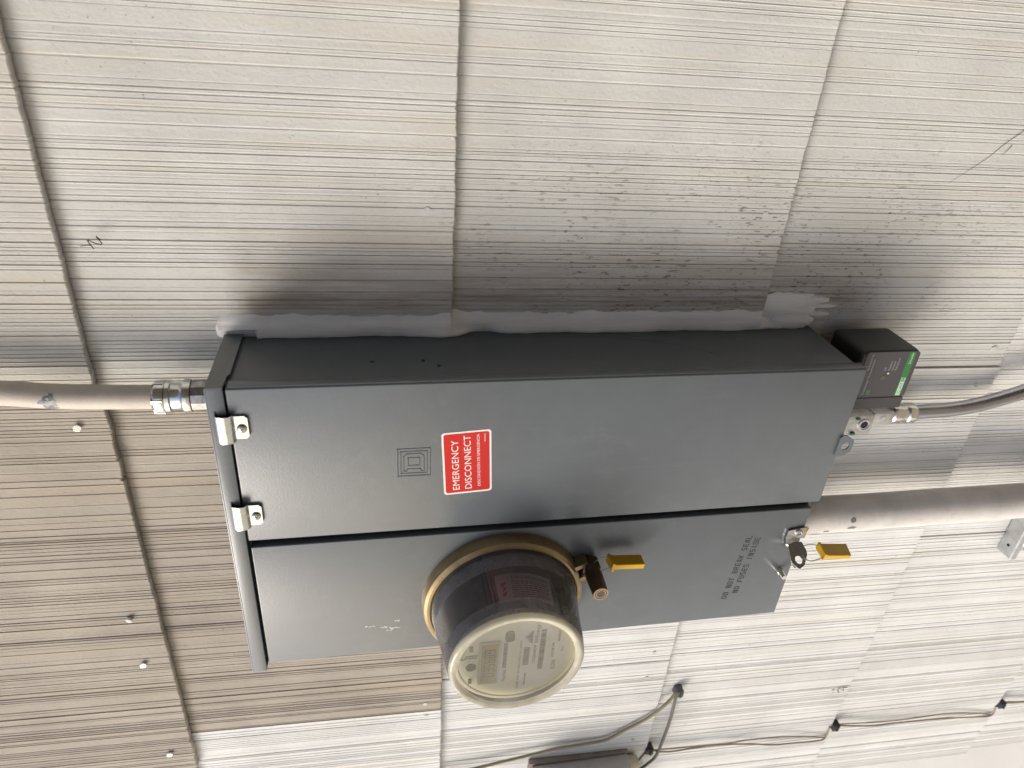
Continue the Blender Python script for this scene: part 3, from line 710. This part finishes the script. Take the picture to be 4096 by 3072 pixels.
lettering([('FlexNet', .0058, -.3100, -.2652, 'LEFT', .0175, 0, yl), ('CL200 240V 3W 60Hz FM2S Kh 1.30TA', .0034, -.3235, -.2795, 'LEFT', .0720, 0, yl), ('CC030628249', .0040, -.2865, -.2945, 'LEFT', .0270, 0, yl),
           ('NV', .0058, -.2560, -.2960, 'LEFT', .0080, 0, yl), ('Energy', .0056, -.2475, -.2960, 'LEFT', .0175, 0, yl), ('sensus', .0048, -.2570, -.3185, 'LEFT', .0165, 0, yl), ('iCON', .0062, -.2985, -.3165, 'LEFT', .0130, 0, yl),
           ('G30 628 249', .0036, -.2800, -.3135, 'LEFT', .0210, 0, yl), ('02/12', .0030, -.2720, -.3235, 'LEFT', .0075, 0, yl)], BROWNP, face)
bm = B(); prism(bm, rrect(-.2425, -.2662, .0130, .0092, .003), yf - .0022, yf - .0001); part('optical_button', bm, OLIVE, face, smooth=False)
bm = B(); lathe(bm, [(0, .0055), (.001, .0052), (.0012, .0004)], (-.2835, yf, -.2288), n=20); part('optical_port', bm, OLIVE, face)
bm = B()
for x in (-.2560, -.3045):
    bm = B(); bx(bm, x - .0032, x + .0032, yf - .0012, yf, -.2300, -.2265); part('index_slot', bm, OLIVE, face, smooth=False)
bm = B(); tube(bm, [(-.2680 + .0030 * math.cos(a), yf - .0006, -.2200 + .0030 * math.sin(a)) for a in [R_(300 - 330 * k / 12) for k in range(11)]] , .0005, n=5, sub=0)
tube(bm, [(-.2665, yf - .0006, -.2225), (-.2662, yf - .0006, -.2345)], .0005, n=5, sub=0); tube(bm, [(-.2695, yf - .0006, -.2225), (-.2692, yf - .0006, -.2345)], .0005, n=5, sub=0)
part('keyhole_mark', bm, mat('moulded grey', (.30, .32, .28), .5), face)

# ------------------------------------------------------------------ barrel lock and the two yellow seals
LX, LZ = -.2338, -.3690
lock = thing('barrel_lock', 'brown cylindrical barrel lock clamping the ring below the round meter', 'lock', (LX, -.1117, LZ))
bm = B(); lathe(bm, [(.0190, .0060), (.0200, .0084), (.0235, .0095), (.0450, .0086), (.0492, .0084), (.0500, .0078)], (LX, -.1117, LZ), n=32, close=True)
lb = part('barrel', bm, LOCKM, lock)
bm = B(); lathe(bm, [(.0495, .0083), (.0503, .0082), (.0504, .0066), (.0496, .0064)], (LX, -.1117, LZ), n=32); lathe(bm, [(.0496, .0058), (.0503, .0057), (.0503, .0044), (.0498, .0043)], (LX, -.1117, LZ), n=32); part('brass_rim', bm, COPPER, lock)
bm = B(); lathe(bm, [(.0499, .0042), (.0504, .0038), (.0502, .0003)], (LX, -.1117, LZ), n=20); part('keyway', bm, mat('dull key core', (.16, .15, .14), .5, .6), lock)
bm = B(); bx(bm, LX - .0075, LX + .0085, -.1330, -.1135, LZ - .0085, LZ + .0075, .0025, 3); cyl(bm, (LX - .011, -.122, LZ + .008), (LX + .007, -.122, LZ - .003), .0042, n=14)
bx(bm, LX - .004, LX + .010, -.127, -.116, LZ + .006, LZ + .010, .0012); part('lock_body', bm, LOCKM, lock)
def seal(name, label, a, b, c, d, t, loop, group):
    """slab seal: a,b back edge (top, bottom), d,c front edge (top, bottom); loop = wire path"""
    o = thing(name, label, 'security seal', tuple(a), group); bm = B()
    A, Bb, Cc, Dd = (Vector(v) for v in (a, b, c, d)); nn = (Bb - A).cross(Dd - A).normalized() * t
    va = [bm.verts.new(p + nn * .5) for p in (A, Bb, Cc, Dd)]; vb = [bm.verts.new(p - nn * .5) for p in (A, Bb, Cc, Dd)]
    fs = [bm.faces.new(va), bm.faces.new(list(reversed(vb)))]
    for i in range(4): fs.append(bm.faces.new((va[i], vb[i], vb[(i + 1) % 4], va[(i + 1) % 4])))
    bmesh.ops.bevel(bm, geom=list({e for f in fs for e in f.edges}), offset=.0006, segments=2, affect='EDGES')
    e = (Bb - A) * .05; k = 1.5                                     # collar where the wire enters
    P = [A - e * .4, A + e, Dd + e, Dd - e * .4]; va = [bm.verts.new(p + nn * .5 * k + (p - (A + Dd) / 2) * .06) for p in P]; vb = [bm.verts.new(p - nn * .5 * k + (p - (A + Dd) / 2) * .06) for p in P]
    bm.faces.new(va); bm.faces.new(list(reversed(vb)))
    for i in range(4): bm.faces.new((va[i], vb[i], vb[(i + 1) % 4], va[(i + 1) % 4]))
    part('tag', bm, SEAL, o)
    bm = B(); tube(bm, loop, .00055, n=8); part('wire_loop', bm, WIRE, o)
    return o
seal('meter_seal', 'yellow plastic seal wired to the brown barrel lock beside the meter', (-.2219, -.1217, -.3868), (-.2246, -.1217, -.4248), (-.2240, -.1374, -.4245), (-.2219, -.1374, -.3880), .0071,
     [(-.2210, -.1235, -.3875), (-.2215, -.1225, -.3800), (-.2250, -.1240, -.3720), (-.2280, -.1300, -.3690), (-.2270, -.1350, -.3720), (-.2245, -.1370, -.3800), (-.2220, -.1360, -.3875)], 'yellow plastic wire seals')
seal('cover_seal', 'yellow plastic seal hanging from the hasp at the foot of the panel', (-.2313, -.1200, -.6462), (-.2349, -.1200, -.6836), (-.2352, -.1392, -.6783), (-.2316, -.1392, -.6434), .0060,
     [(-.2300, -.1220, -.6470), (-.2285, -.1210, -.6380), (-.2300, -.1210, -.6265), (-.2350, -.1290, -.6225), (-.2370, -.1380, -.6270), (-.2340, -.1390, -.6370), (-.2310, -.1375, -.6470)], 'yellow plastic wire seals')

# ------------------------------------------------------------------ conduits
cond = thing('beige_conduit', 'beige painted conduit running down the wall into the top of the grey panel', 'conduit', (-.047, -.04, 0))
bm = B(); tube(bm, [(-.0250, -.0385, .62), (-.0320, -.0385, .40), (-.0372, -.039, .215), (-.0424, -.040, .155), (-.0452, -.040, .115), (-.0470, -.040, .070), (-.0472, -.040, .045)], .0117, n=40, sub=8); pp = part('pipe', bm, PIPE, cond, ang=60)
def chip(cx, cy, r, z0, patches, parent, side):
    """flakes of bare metal standing where the paint has come off the pipe"""
    bm = B()
    for (a, z, ra, rz, s) in patches:
        n = 16; ctr = []
        for i in range(n):
            t = 2 * math.pi * i / n; k = 1 + .55 * noise.noise((math.cos(t) * 1.7, math.sin(t) * 1.7, s))
            aa = R_(a + ra * k * math.cos(t)); ctr.append(bm.verts.new((cx + (r + .00022) * math.cos(aa), cy + (r + .00022) * math.sin(aa), z0 + z + rz * k * math.sin(t))))
        c = R_(a); m_ = bm.verts.new((cx + (r + .0003) * math.cos(c), cy + (r + .0003) * math.sin(c), z0 + z))
        for i in range(n): bm.faces.new((m_, ctr[i], ctr[(i + 1) % n]))
    part('bare_patch', bm, CHIP, parent, normals=True)
chip(-.0430, -.040, .0117, 0, [(-98, .1495, 36, .0062, 1.0), (-62, .1500, 22, .0045, 2.0), (-125, .1465, 22, .0062, 3.0), (-88, .1555, 9, .0035, 9.0)], pp, 0)
FX, FY = -.0472, -.0400
bm = B(); cyl(bm, (FX, FY, .0530), (FX, FY, .0625), .0172, .0166, hexa=True); lathe(bm, [(.0520, .0140), (.0522, .0160), (.0540, .0166), (.0605, .0163), (.0635, .0138), (.0640, .0118)], (FX, FY, 0), 'Z', n=36, close=True); fit = part('gland_nut', bm, ZINC, cond, ang=25)
bm = B(); lathe(bm, [(.0290, .0120), (.0290, .0158), (.0325, .0166), (.0355, .0164), (.0375, .0146), (.0395, .0139), (.0465, .0139), (.0475, .0160), (.0515, .0163), (.0520, .0150)], (FX, FY, 0), 'Z', n=40, close=True); part('connector_body', bm, ZINC, cond)
bm = B(); lathe(bm, [(-.002, .0156), (.0280, .0156), (.0288, .0150)], (FX, FY, 0), 'Z', n=12, close=True); part('hub', bm, mat('dark dirty zinc', (.36, .35, .34), .32, .9, var=.5, vscale=140), cond, ang=15)

big = thing('pale_conduit', 'thick pale painted conduit leaving the bottom of the panel beside the yellow seal', 'conduit', (-.2445, -.0550, -.632))
bm = B(); tube(bm, [(-.2443, -.0550, -.628), (-.2446, -.0550, -.80), (-.2450, -.0550, -1.0), (-.2460, -.0550, -1.35), (-.2460, -.0550, -1.76)], .0233, n=48, sub=3); bp_ = part('pipe', bm, PIPE2, big, ang=60)
chip(-.2446, -.0550, .0233, 0, [(-72, -.7235, 9, .0045, 4.0), (-100, -.7250, 6, .0060, 5.0), (-128, -.679, 4, .0060, 6.0), (-110, -.690, 4, .0048, 7.0), (-140, -.704, 3, .0090, 8.0)], bp_, 0)

emt = thing('steel_conduit', 'thin bare steel conduit bending away below the black surge protector', 'conduit', (-.108, -.035, -.75))
bm = B(); tube(bm, [(-.1075, -.0350, -.7700), (-.1066, -.0350, -.8020), (-.1060, -.0350, -.8300), (-.1030, -.0350, -.8600), (-.0970, -.0350, -.8900), (-.0860, -.0350, -.9280), (-.0700, -.0345, -.9760), (-.0590, -.034, -1.02), (-.0550, -.033, -1.08), (-.0545, -.033, -1.75)], .00895, n=32, sub=6); part('pipe', bm, STEEL, emt, ang=60)
bm = B(); lathe(bm, [(-.7880, .0092), (-.7875, .0112), (-.7850, .0126), (-.7760, .0126), (-.7740, .0112), (-.7690, .0112), (-.7670, .0122), (-.7560, .0118), (-.7540, .0100)], (-.1075, -.0350, 0), 'Z', n=32, close=True); part('coupling', bm, ZINC, emt)
bm = B(); bx(bm, -.1175, -.1000, -.0450, -.0260, -.7560, -.7260, .002); bx(bm, -.1275, -.1010, -.0470, -.0240, -.7270, -.6350, .002); cb_ = part('grounding_clamp', bm, mat('cast zinc', (.52, .52, .51), .45, .85, var=.25, vscale=130, bump=.2, bscale=300), emt)
bm = B(); lathe(bm, [(0, .0085), (.0010, .0083), (.0012, .0066), (.0004, .0062), (.0004, .0050)], (-.1140, -.0470, -.7150), n=24, close=True); part('screw_boss', bm, GALV, cb_)
bm = B(); lathe(bm, [(0, .0048), (.0006, .0040), (.0006, .0003)], (-.1140, -.0475, -.7150), n=20); part('screw_recess', bm, DARKM, cb_)
bm = B(); bx(bm, -.1060, -.1030, -.0495, -.0468, -.7060, -.7010, .0008); bx(bm, -.1270, -.1235, -.0495, -.0468, -.7055, -.6995, .0008); part('green_tab', bm, GREENV, cb_)
bm = B(); lathe(bm, [(0, .0042), (.0006, .0041), (.0006, .0003)], (-.1088, -.0450, -.7390), n=18); part('cast_dimple', bm, GALV, cb_)

# ------------------------------------------------------------------ surge protector
sg = thing('surge_protector', 'black surge protector with green striped grey label under the panel', 'surge protector', (-.028, -.055, -.717))
bm = B(); bx(bm, -.0660, .0060, -.0850, -.0265, -.7175, -.6480, .0052, 4); part('case', bm, BLACK, sg)
bm = B(); cyl(bm, (-.030, -.055, -.649), (-.030, -.055, -.630), .011, n=24); part('nipple', bm, BLACK, sg)
bm = B(); prism(bm, rrect(-.0225, -.6840, .0550, .0635, .0030), -.0856, -.0845); lab = part('label', bm, LABEL, sg, smooth=False)
bm = B(); prism(bm, rrect(-.0585, -.6840, .0135, .0635, .0012), -.0855, -.0845); part('side_strip', bm, LABEL2, sg, smooth=False)
bm = B(); quadxz(bm, [(-.0499, -.7105), (.0046, -.7105), (.0046, -.7025), (-.0499, -.7025)], -.08572); part('green_band', bm, GREEN, lab, smooth=False)
bm = B(); quadxz(bm, [(-.0488, -.7092), (-.0318, -.7092), (-.0318, -.7040), (-.0488, -.7040)], -.08580); part('maker_panel', bm, PALEG, lab, smooth=False)
lettering([('SQUARE', .0050, -.0480, -.7083, 'LEFT', .0150, 0, -.08588)], GREEN, lab)
lettering([('D', .0048, -.0304, -.7083, 'LEFT', .0030, 0, -.08580), ('Schneider', .0044, -.0100, -.7082, 'LEFT', .0138, 0, -.08580)], PALEG, lab)
bm = B(); rail(bm, rect(-.0312, -.0266, -.7090, -.7040), .00022, .0001, -.0858); part('maker_frame', bm, PALEG, lab, smooth=False)
lettering([('OK', .0036, -.0172, -.6810, 'LEFT', .0042, 0, -.0858), ('Replace', .0036, -.0172, -.6858, 'LEFT', .0110, 0, -.0858), ('Sustituir', .0036, -.0172, -.6898, 'LEFT', .0115, 0, -.0858), ('Remplacer', .0036, -.0172, -.6938, 'LEFT', .0150, 0, -.0858),
           ('Surge Protective Device', .0034, -.0470, -.6560, 'LEFT', .0360, 0, -.0858), ('Dispositivo de', .0032, -.0165, -.6600, 'LEFT', .0190, 0, -.0858), ('Transitorios / Parasurtenseur', .0032, -.0470, -.6640, 'LEFT', .0440, 0, -.0858)], GREYP, lab)
bm = B(); quadxz(bm, [(-.0468, -.6712), (-.0410, -.6712), (-.0410, -.6665), (-.0468, -.6665)], -.0858); part('green_square', bm, GREEN, lab, smooth=False)
bm = B(); lathe(bm, [(0, .0011), (.0004, .0009), (.0004, .0002)], (-.0208, -.0857, -.6852), n=12); part('indicator_light', bm, WHT, lab)
bm = B(); lathe(bm, [(0, .0028), (.0003, .0027), (.0003, .0004)], (-.0262, -.0857, -.6805), n=16); part('indicator_light', bm, DIM, lab)

# ------------------------------------------------------------------ strut channel and strap
strut = thing('strut_channel', 'galvanised strut channel bolted to the wall behind the thick pale conduit', 'strut channel', (-.25, -.012, -1.082))
bm = B(); x0, x1 = -.380, -.120
bx(bm, x0, x1, -.0335, -.0095, -1.0632, -1.0612, .0006); bx(bm, x0, x1, -.0335, -.0095, -1.1028, -1.1008, .0006); bx(bm, x0, x1, -.0118, -.0096, -1.1008, -1.0632)
bx(bm, x0, x1, -.0352, -.0332, -1.0710, -1.0612, .0008); bx(bm, x0, x1, -.0352, -.0332, -1.1028, -1.0930, .0008); bx(bm, x0, x1, -.0335, -.0285, -1.0712, -1.0696); part('channel', bm, GALV, strut, smooth=False)
bm = B(); cyl(bm, (-.362, -.0225, -1.0605), (-.362, -.0225, -1.0609), .0022, n=12); part('bolt_hole', bm, DARKM, strut)
bm = B(); n = 24; prev = None
for k in range(n + 1):
    a = R_(180 + 180 * k / n); ring = [bm.verts.new((-.2455 + r * math.cos(a), -.0550 + r * math.sin(a), z)) for r, z in ((.0236, -1.098), (.0252, -1.098), (.0252, -1.066), (.0236, -1.066))]
    if prev:
        for q in range(4): bm.faces.new((prev[q], ring[q], ring[(q + 1) % 4], prev[(q + 1) % 4]))
    prev = ring
bx(bm, -.2712, -.2690, -.056, -.0300, -1.098, -1.066); bx(bm, -.2220, -.2198, -.056, -.0300, -1.098, -1.066); bx(bm, -.3380, -.2690, -.0385, -.0365, -1.096, -1.070, .0006); part('pipe_strap', bm, ZINC, strut)
bm = B(); cyl(bm, (-.320, -.0385, -1.083), (-.320, -.0440, -1.083), .0075, hexa=True); part('strap_bolt', bm, ZINC, strut)

# ------------------------------------------------------------------ cables, clips and the small box at the left
coax = [(-.7760, -.020, -.10), (-.7678, -.016, -.1983), (-.7597, -.015, -.2766), (-.7519, -.015, -.3194), (-.7414, -.015, -.3772), (-.7343, -.016, -.4060), (-.7318, -.016, -.4507), (-.7277, -.016, -.4878), (-.7086, -.016, -.5157), (-.6832, -.017, -.5494), (-.6535, -.017, -.5748), (-.6330, -.013, -.5895)]
bm = B(); tube(bm, coax, .0025, n=12); tag(part('coax_cable', bm, CABLE, base=coax[-1]), 'olive grey coax cable sagging from the black clip below the meter', 'cable', 'coax cables on the wall')
cx2 = [(-.6330, -.0135, -.5915), (-.6475, -.016, -.5895), (-.6910, -.016, -.5907), (-.7420, -.017, -.5877), (-.7848, -.0195, -.5813), (-.8054, -.019, -.5703), (-.8223, -.018, -.5570), (-.8514, -.016, -.5299), (-.885, -.016, -.49)]
bm = B(); tube(bm, cx2, .0024, n=12); tag(part('coax_cable', bm, CABLE2, base=cx2[0]), 'darker coax cable curving straight across the wall toward the grey box', 'cable', 'coax cables on the wall')
thin1 = [(-.8590, -.014, -.531), (-.8231, -.014, -.5478), (-.7783, -.014, -.5670), (-.7853, -.0135, -.5903), (-.7894, -.0135, -.6161), (-.7869, -.014, -.6872), (-.7965, -.015, -.7572), (-.8071, -.0155, -.8017), (-.8104, -.016, -.8455), (-.8130, -.016, -.8898), (-.8086, -.0155, -.9037), (-.7797, -.014, -.9052)]
bm = B(); tube(bm, thin1, .0014, n=8)
t2 = [(-.7766, -.0135, -.5663), (-.7819, -.013, -.6142), (-.7847, -.0135, -.6707), (-.7865, -.014, -.7161), (-.7841, -.015, -.7592), (-.7882, -.0155, -.8207), (-.7972, -.0155, -.8686), (-.8069, -.016, -.9025)]
tube(bm, t2, .0011, n=8); tag(part('twin_wire', bm, THIN, base=thin1[0]), 'thin brown twin wire between the clip by the grey box and the middle clip', 'wire', 'thin wires along the foot of the wall')
t3 = [(-.7788, -.012, -.9112), (-.7801, -.0125, -.918), (-.7949, -.0130, -.9937), (-.7963, -.0135, -1.0491), (-.8005, -.0145, -1.1429), (-.8072, -.016, -1.213), (-.8087, -.016, -1.2484), (-.7863, -.014, -1.2497)]
bm = B(); tube(bm, t3, .0014, n=8)
t4 = [(-.7762, -.0125, -.9161), (-.7855, -.0125, -.9896), (-.7892, -.013, -1.0457), (-.7871, -.014, -1.0989), (-.7869, -.0145, -1.1509), (-.7961, -.0155, -1.2082), (-.8073, -.016, -1.2485)]
tube(bm, t4, .0011, n=8); tag(part('twin_wire', bm, THIN, base=t3[0]), 'thin brown twin wire running down from the middle clip to the lowest clip', 'wire', 'thin wires along the foot of the wall')
bm = B(); tube(bm, [(-.7801, -.012, -1.2554), (-.7812, -.012, -1.2777), (-.7857, -.0125, -1.3106), (-.7891, -.013, -1.3701), (-.79, -.015, -1.6)], .0018, n=8); tube(bm, [(-.7801, -.012, -1.2554), (-.786, -.012, -1.29), (-.7885, -.012, -1.33), (-.80, -.014, -1.6)], .0013, n=8)
tag(part('twin_wire', bm, THIN, base=(-.7801, -.012, -1.2554)), 'thin brown twin wire dropping from the lowest clip out of the picture', 'wire', 'thin wires along the foot of the wall')
CL = (((-.6315, -.0105, -.5925), 'black cable clip where the coax loops below the meter'), ((-.7760, -.0105, -.5680), 'black cable clip at the top of the thin wires by the grey box'), ((-.7805, -.0105, -.9150), 'middle black cable clip on the thin brown wires'), ((-.7820, -.0105, -1.2580), 'lowest black cable clip on the thin brown wires'))
for q, (p, lb_) in enumerate(CL):
    bm = B(); bx(bm, p[0] - .0075, p[0] + .0070, p[1] - .0080, p[1] + .007, p[2] - .0080, p[2] + .0050, .0018, 2)
    for v in bm.verts: v.co += Vector((.0012, .0008, .0012)) * noise.noise(v.co * 190)
    for s in (-1, 1): cyl(bm, (p[0] + s * .003, p[1] - .007, p[2] - .002), (p[0] + s * .003, p[1] - .0105, p[2] - .002), .0021, .0017, n=10)
    tag(part('cable_clip', bm, BLK if q else mat('dirty grey clip', (.085, .08, .075), .5, var=.4, vscale=200), base=p), lb_, 'cable clip', 'cable clips on the wall')
tb = thing('telecom_box', 'small grey plastic cable box at the left end of the wall under the coax', 'junction box', (-.85, -.012, -.53))
bm = B(); bx(bm, -.925, -.7655, -.0170, -.0080, -.5300, -.3640, .0012); part('back_plate', bm, BOXB, tb)
bm = B(); bx(bm, -.918, -.7690, -.075, -.0165, -.5290, -.3680, .004, 3); part('cover', bm, BOXG, tb)
bm = B(); cyl(bm, (-.785, -.024, -.529), (-.785, -.024, -.546), .012, .010, n=24); part('cable_boot', bm, mat('cream rubber', (.55, .5, .4), .6), tb)
# bits of wire and cocoon stuck on the wall
def scrap(x, z, y, label, s):
    bm = B(); P = [(x + .004 * math.sin(t * 2.3 + s) * (1 - .05 * t) + .0012 * t, y - .002 - .0015 * math.sin(t * 1.7), z - .0022 * t + .004 * math.cos(t * 1.9 + s)) for t in range(8)]
    tube(bm, P, .00045, n=6); tag(part('wire_scrap', bm, mat('rusty wire', (.045, .038, .032), .7), base=P[0]), label, 'debris')
scrap(.0912, .1020, -.0120, 'tiny curled dark wire scrap stuck on the wall above the panel', .4)
scrap(-.6799, -.8850, -.0125, 'tiny curled dark wire scrap near the foot of the wall under the cover', 2.0)
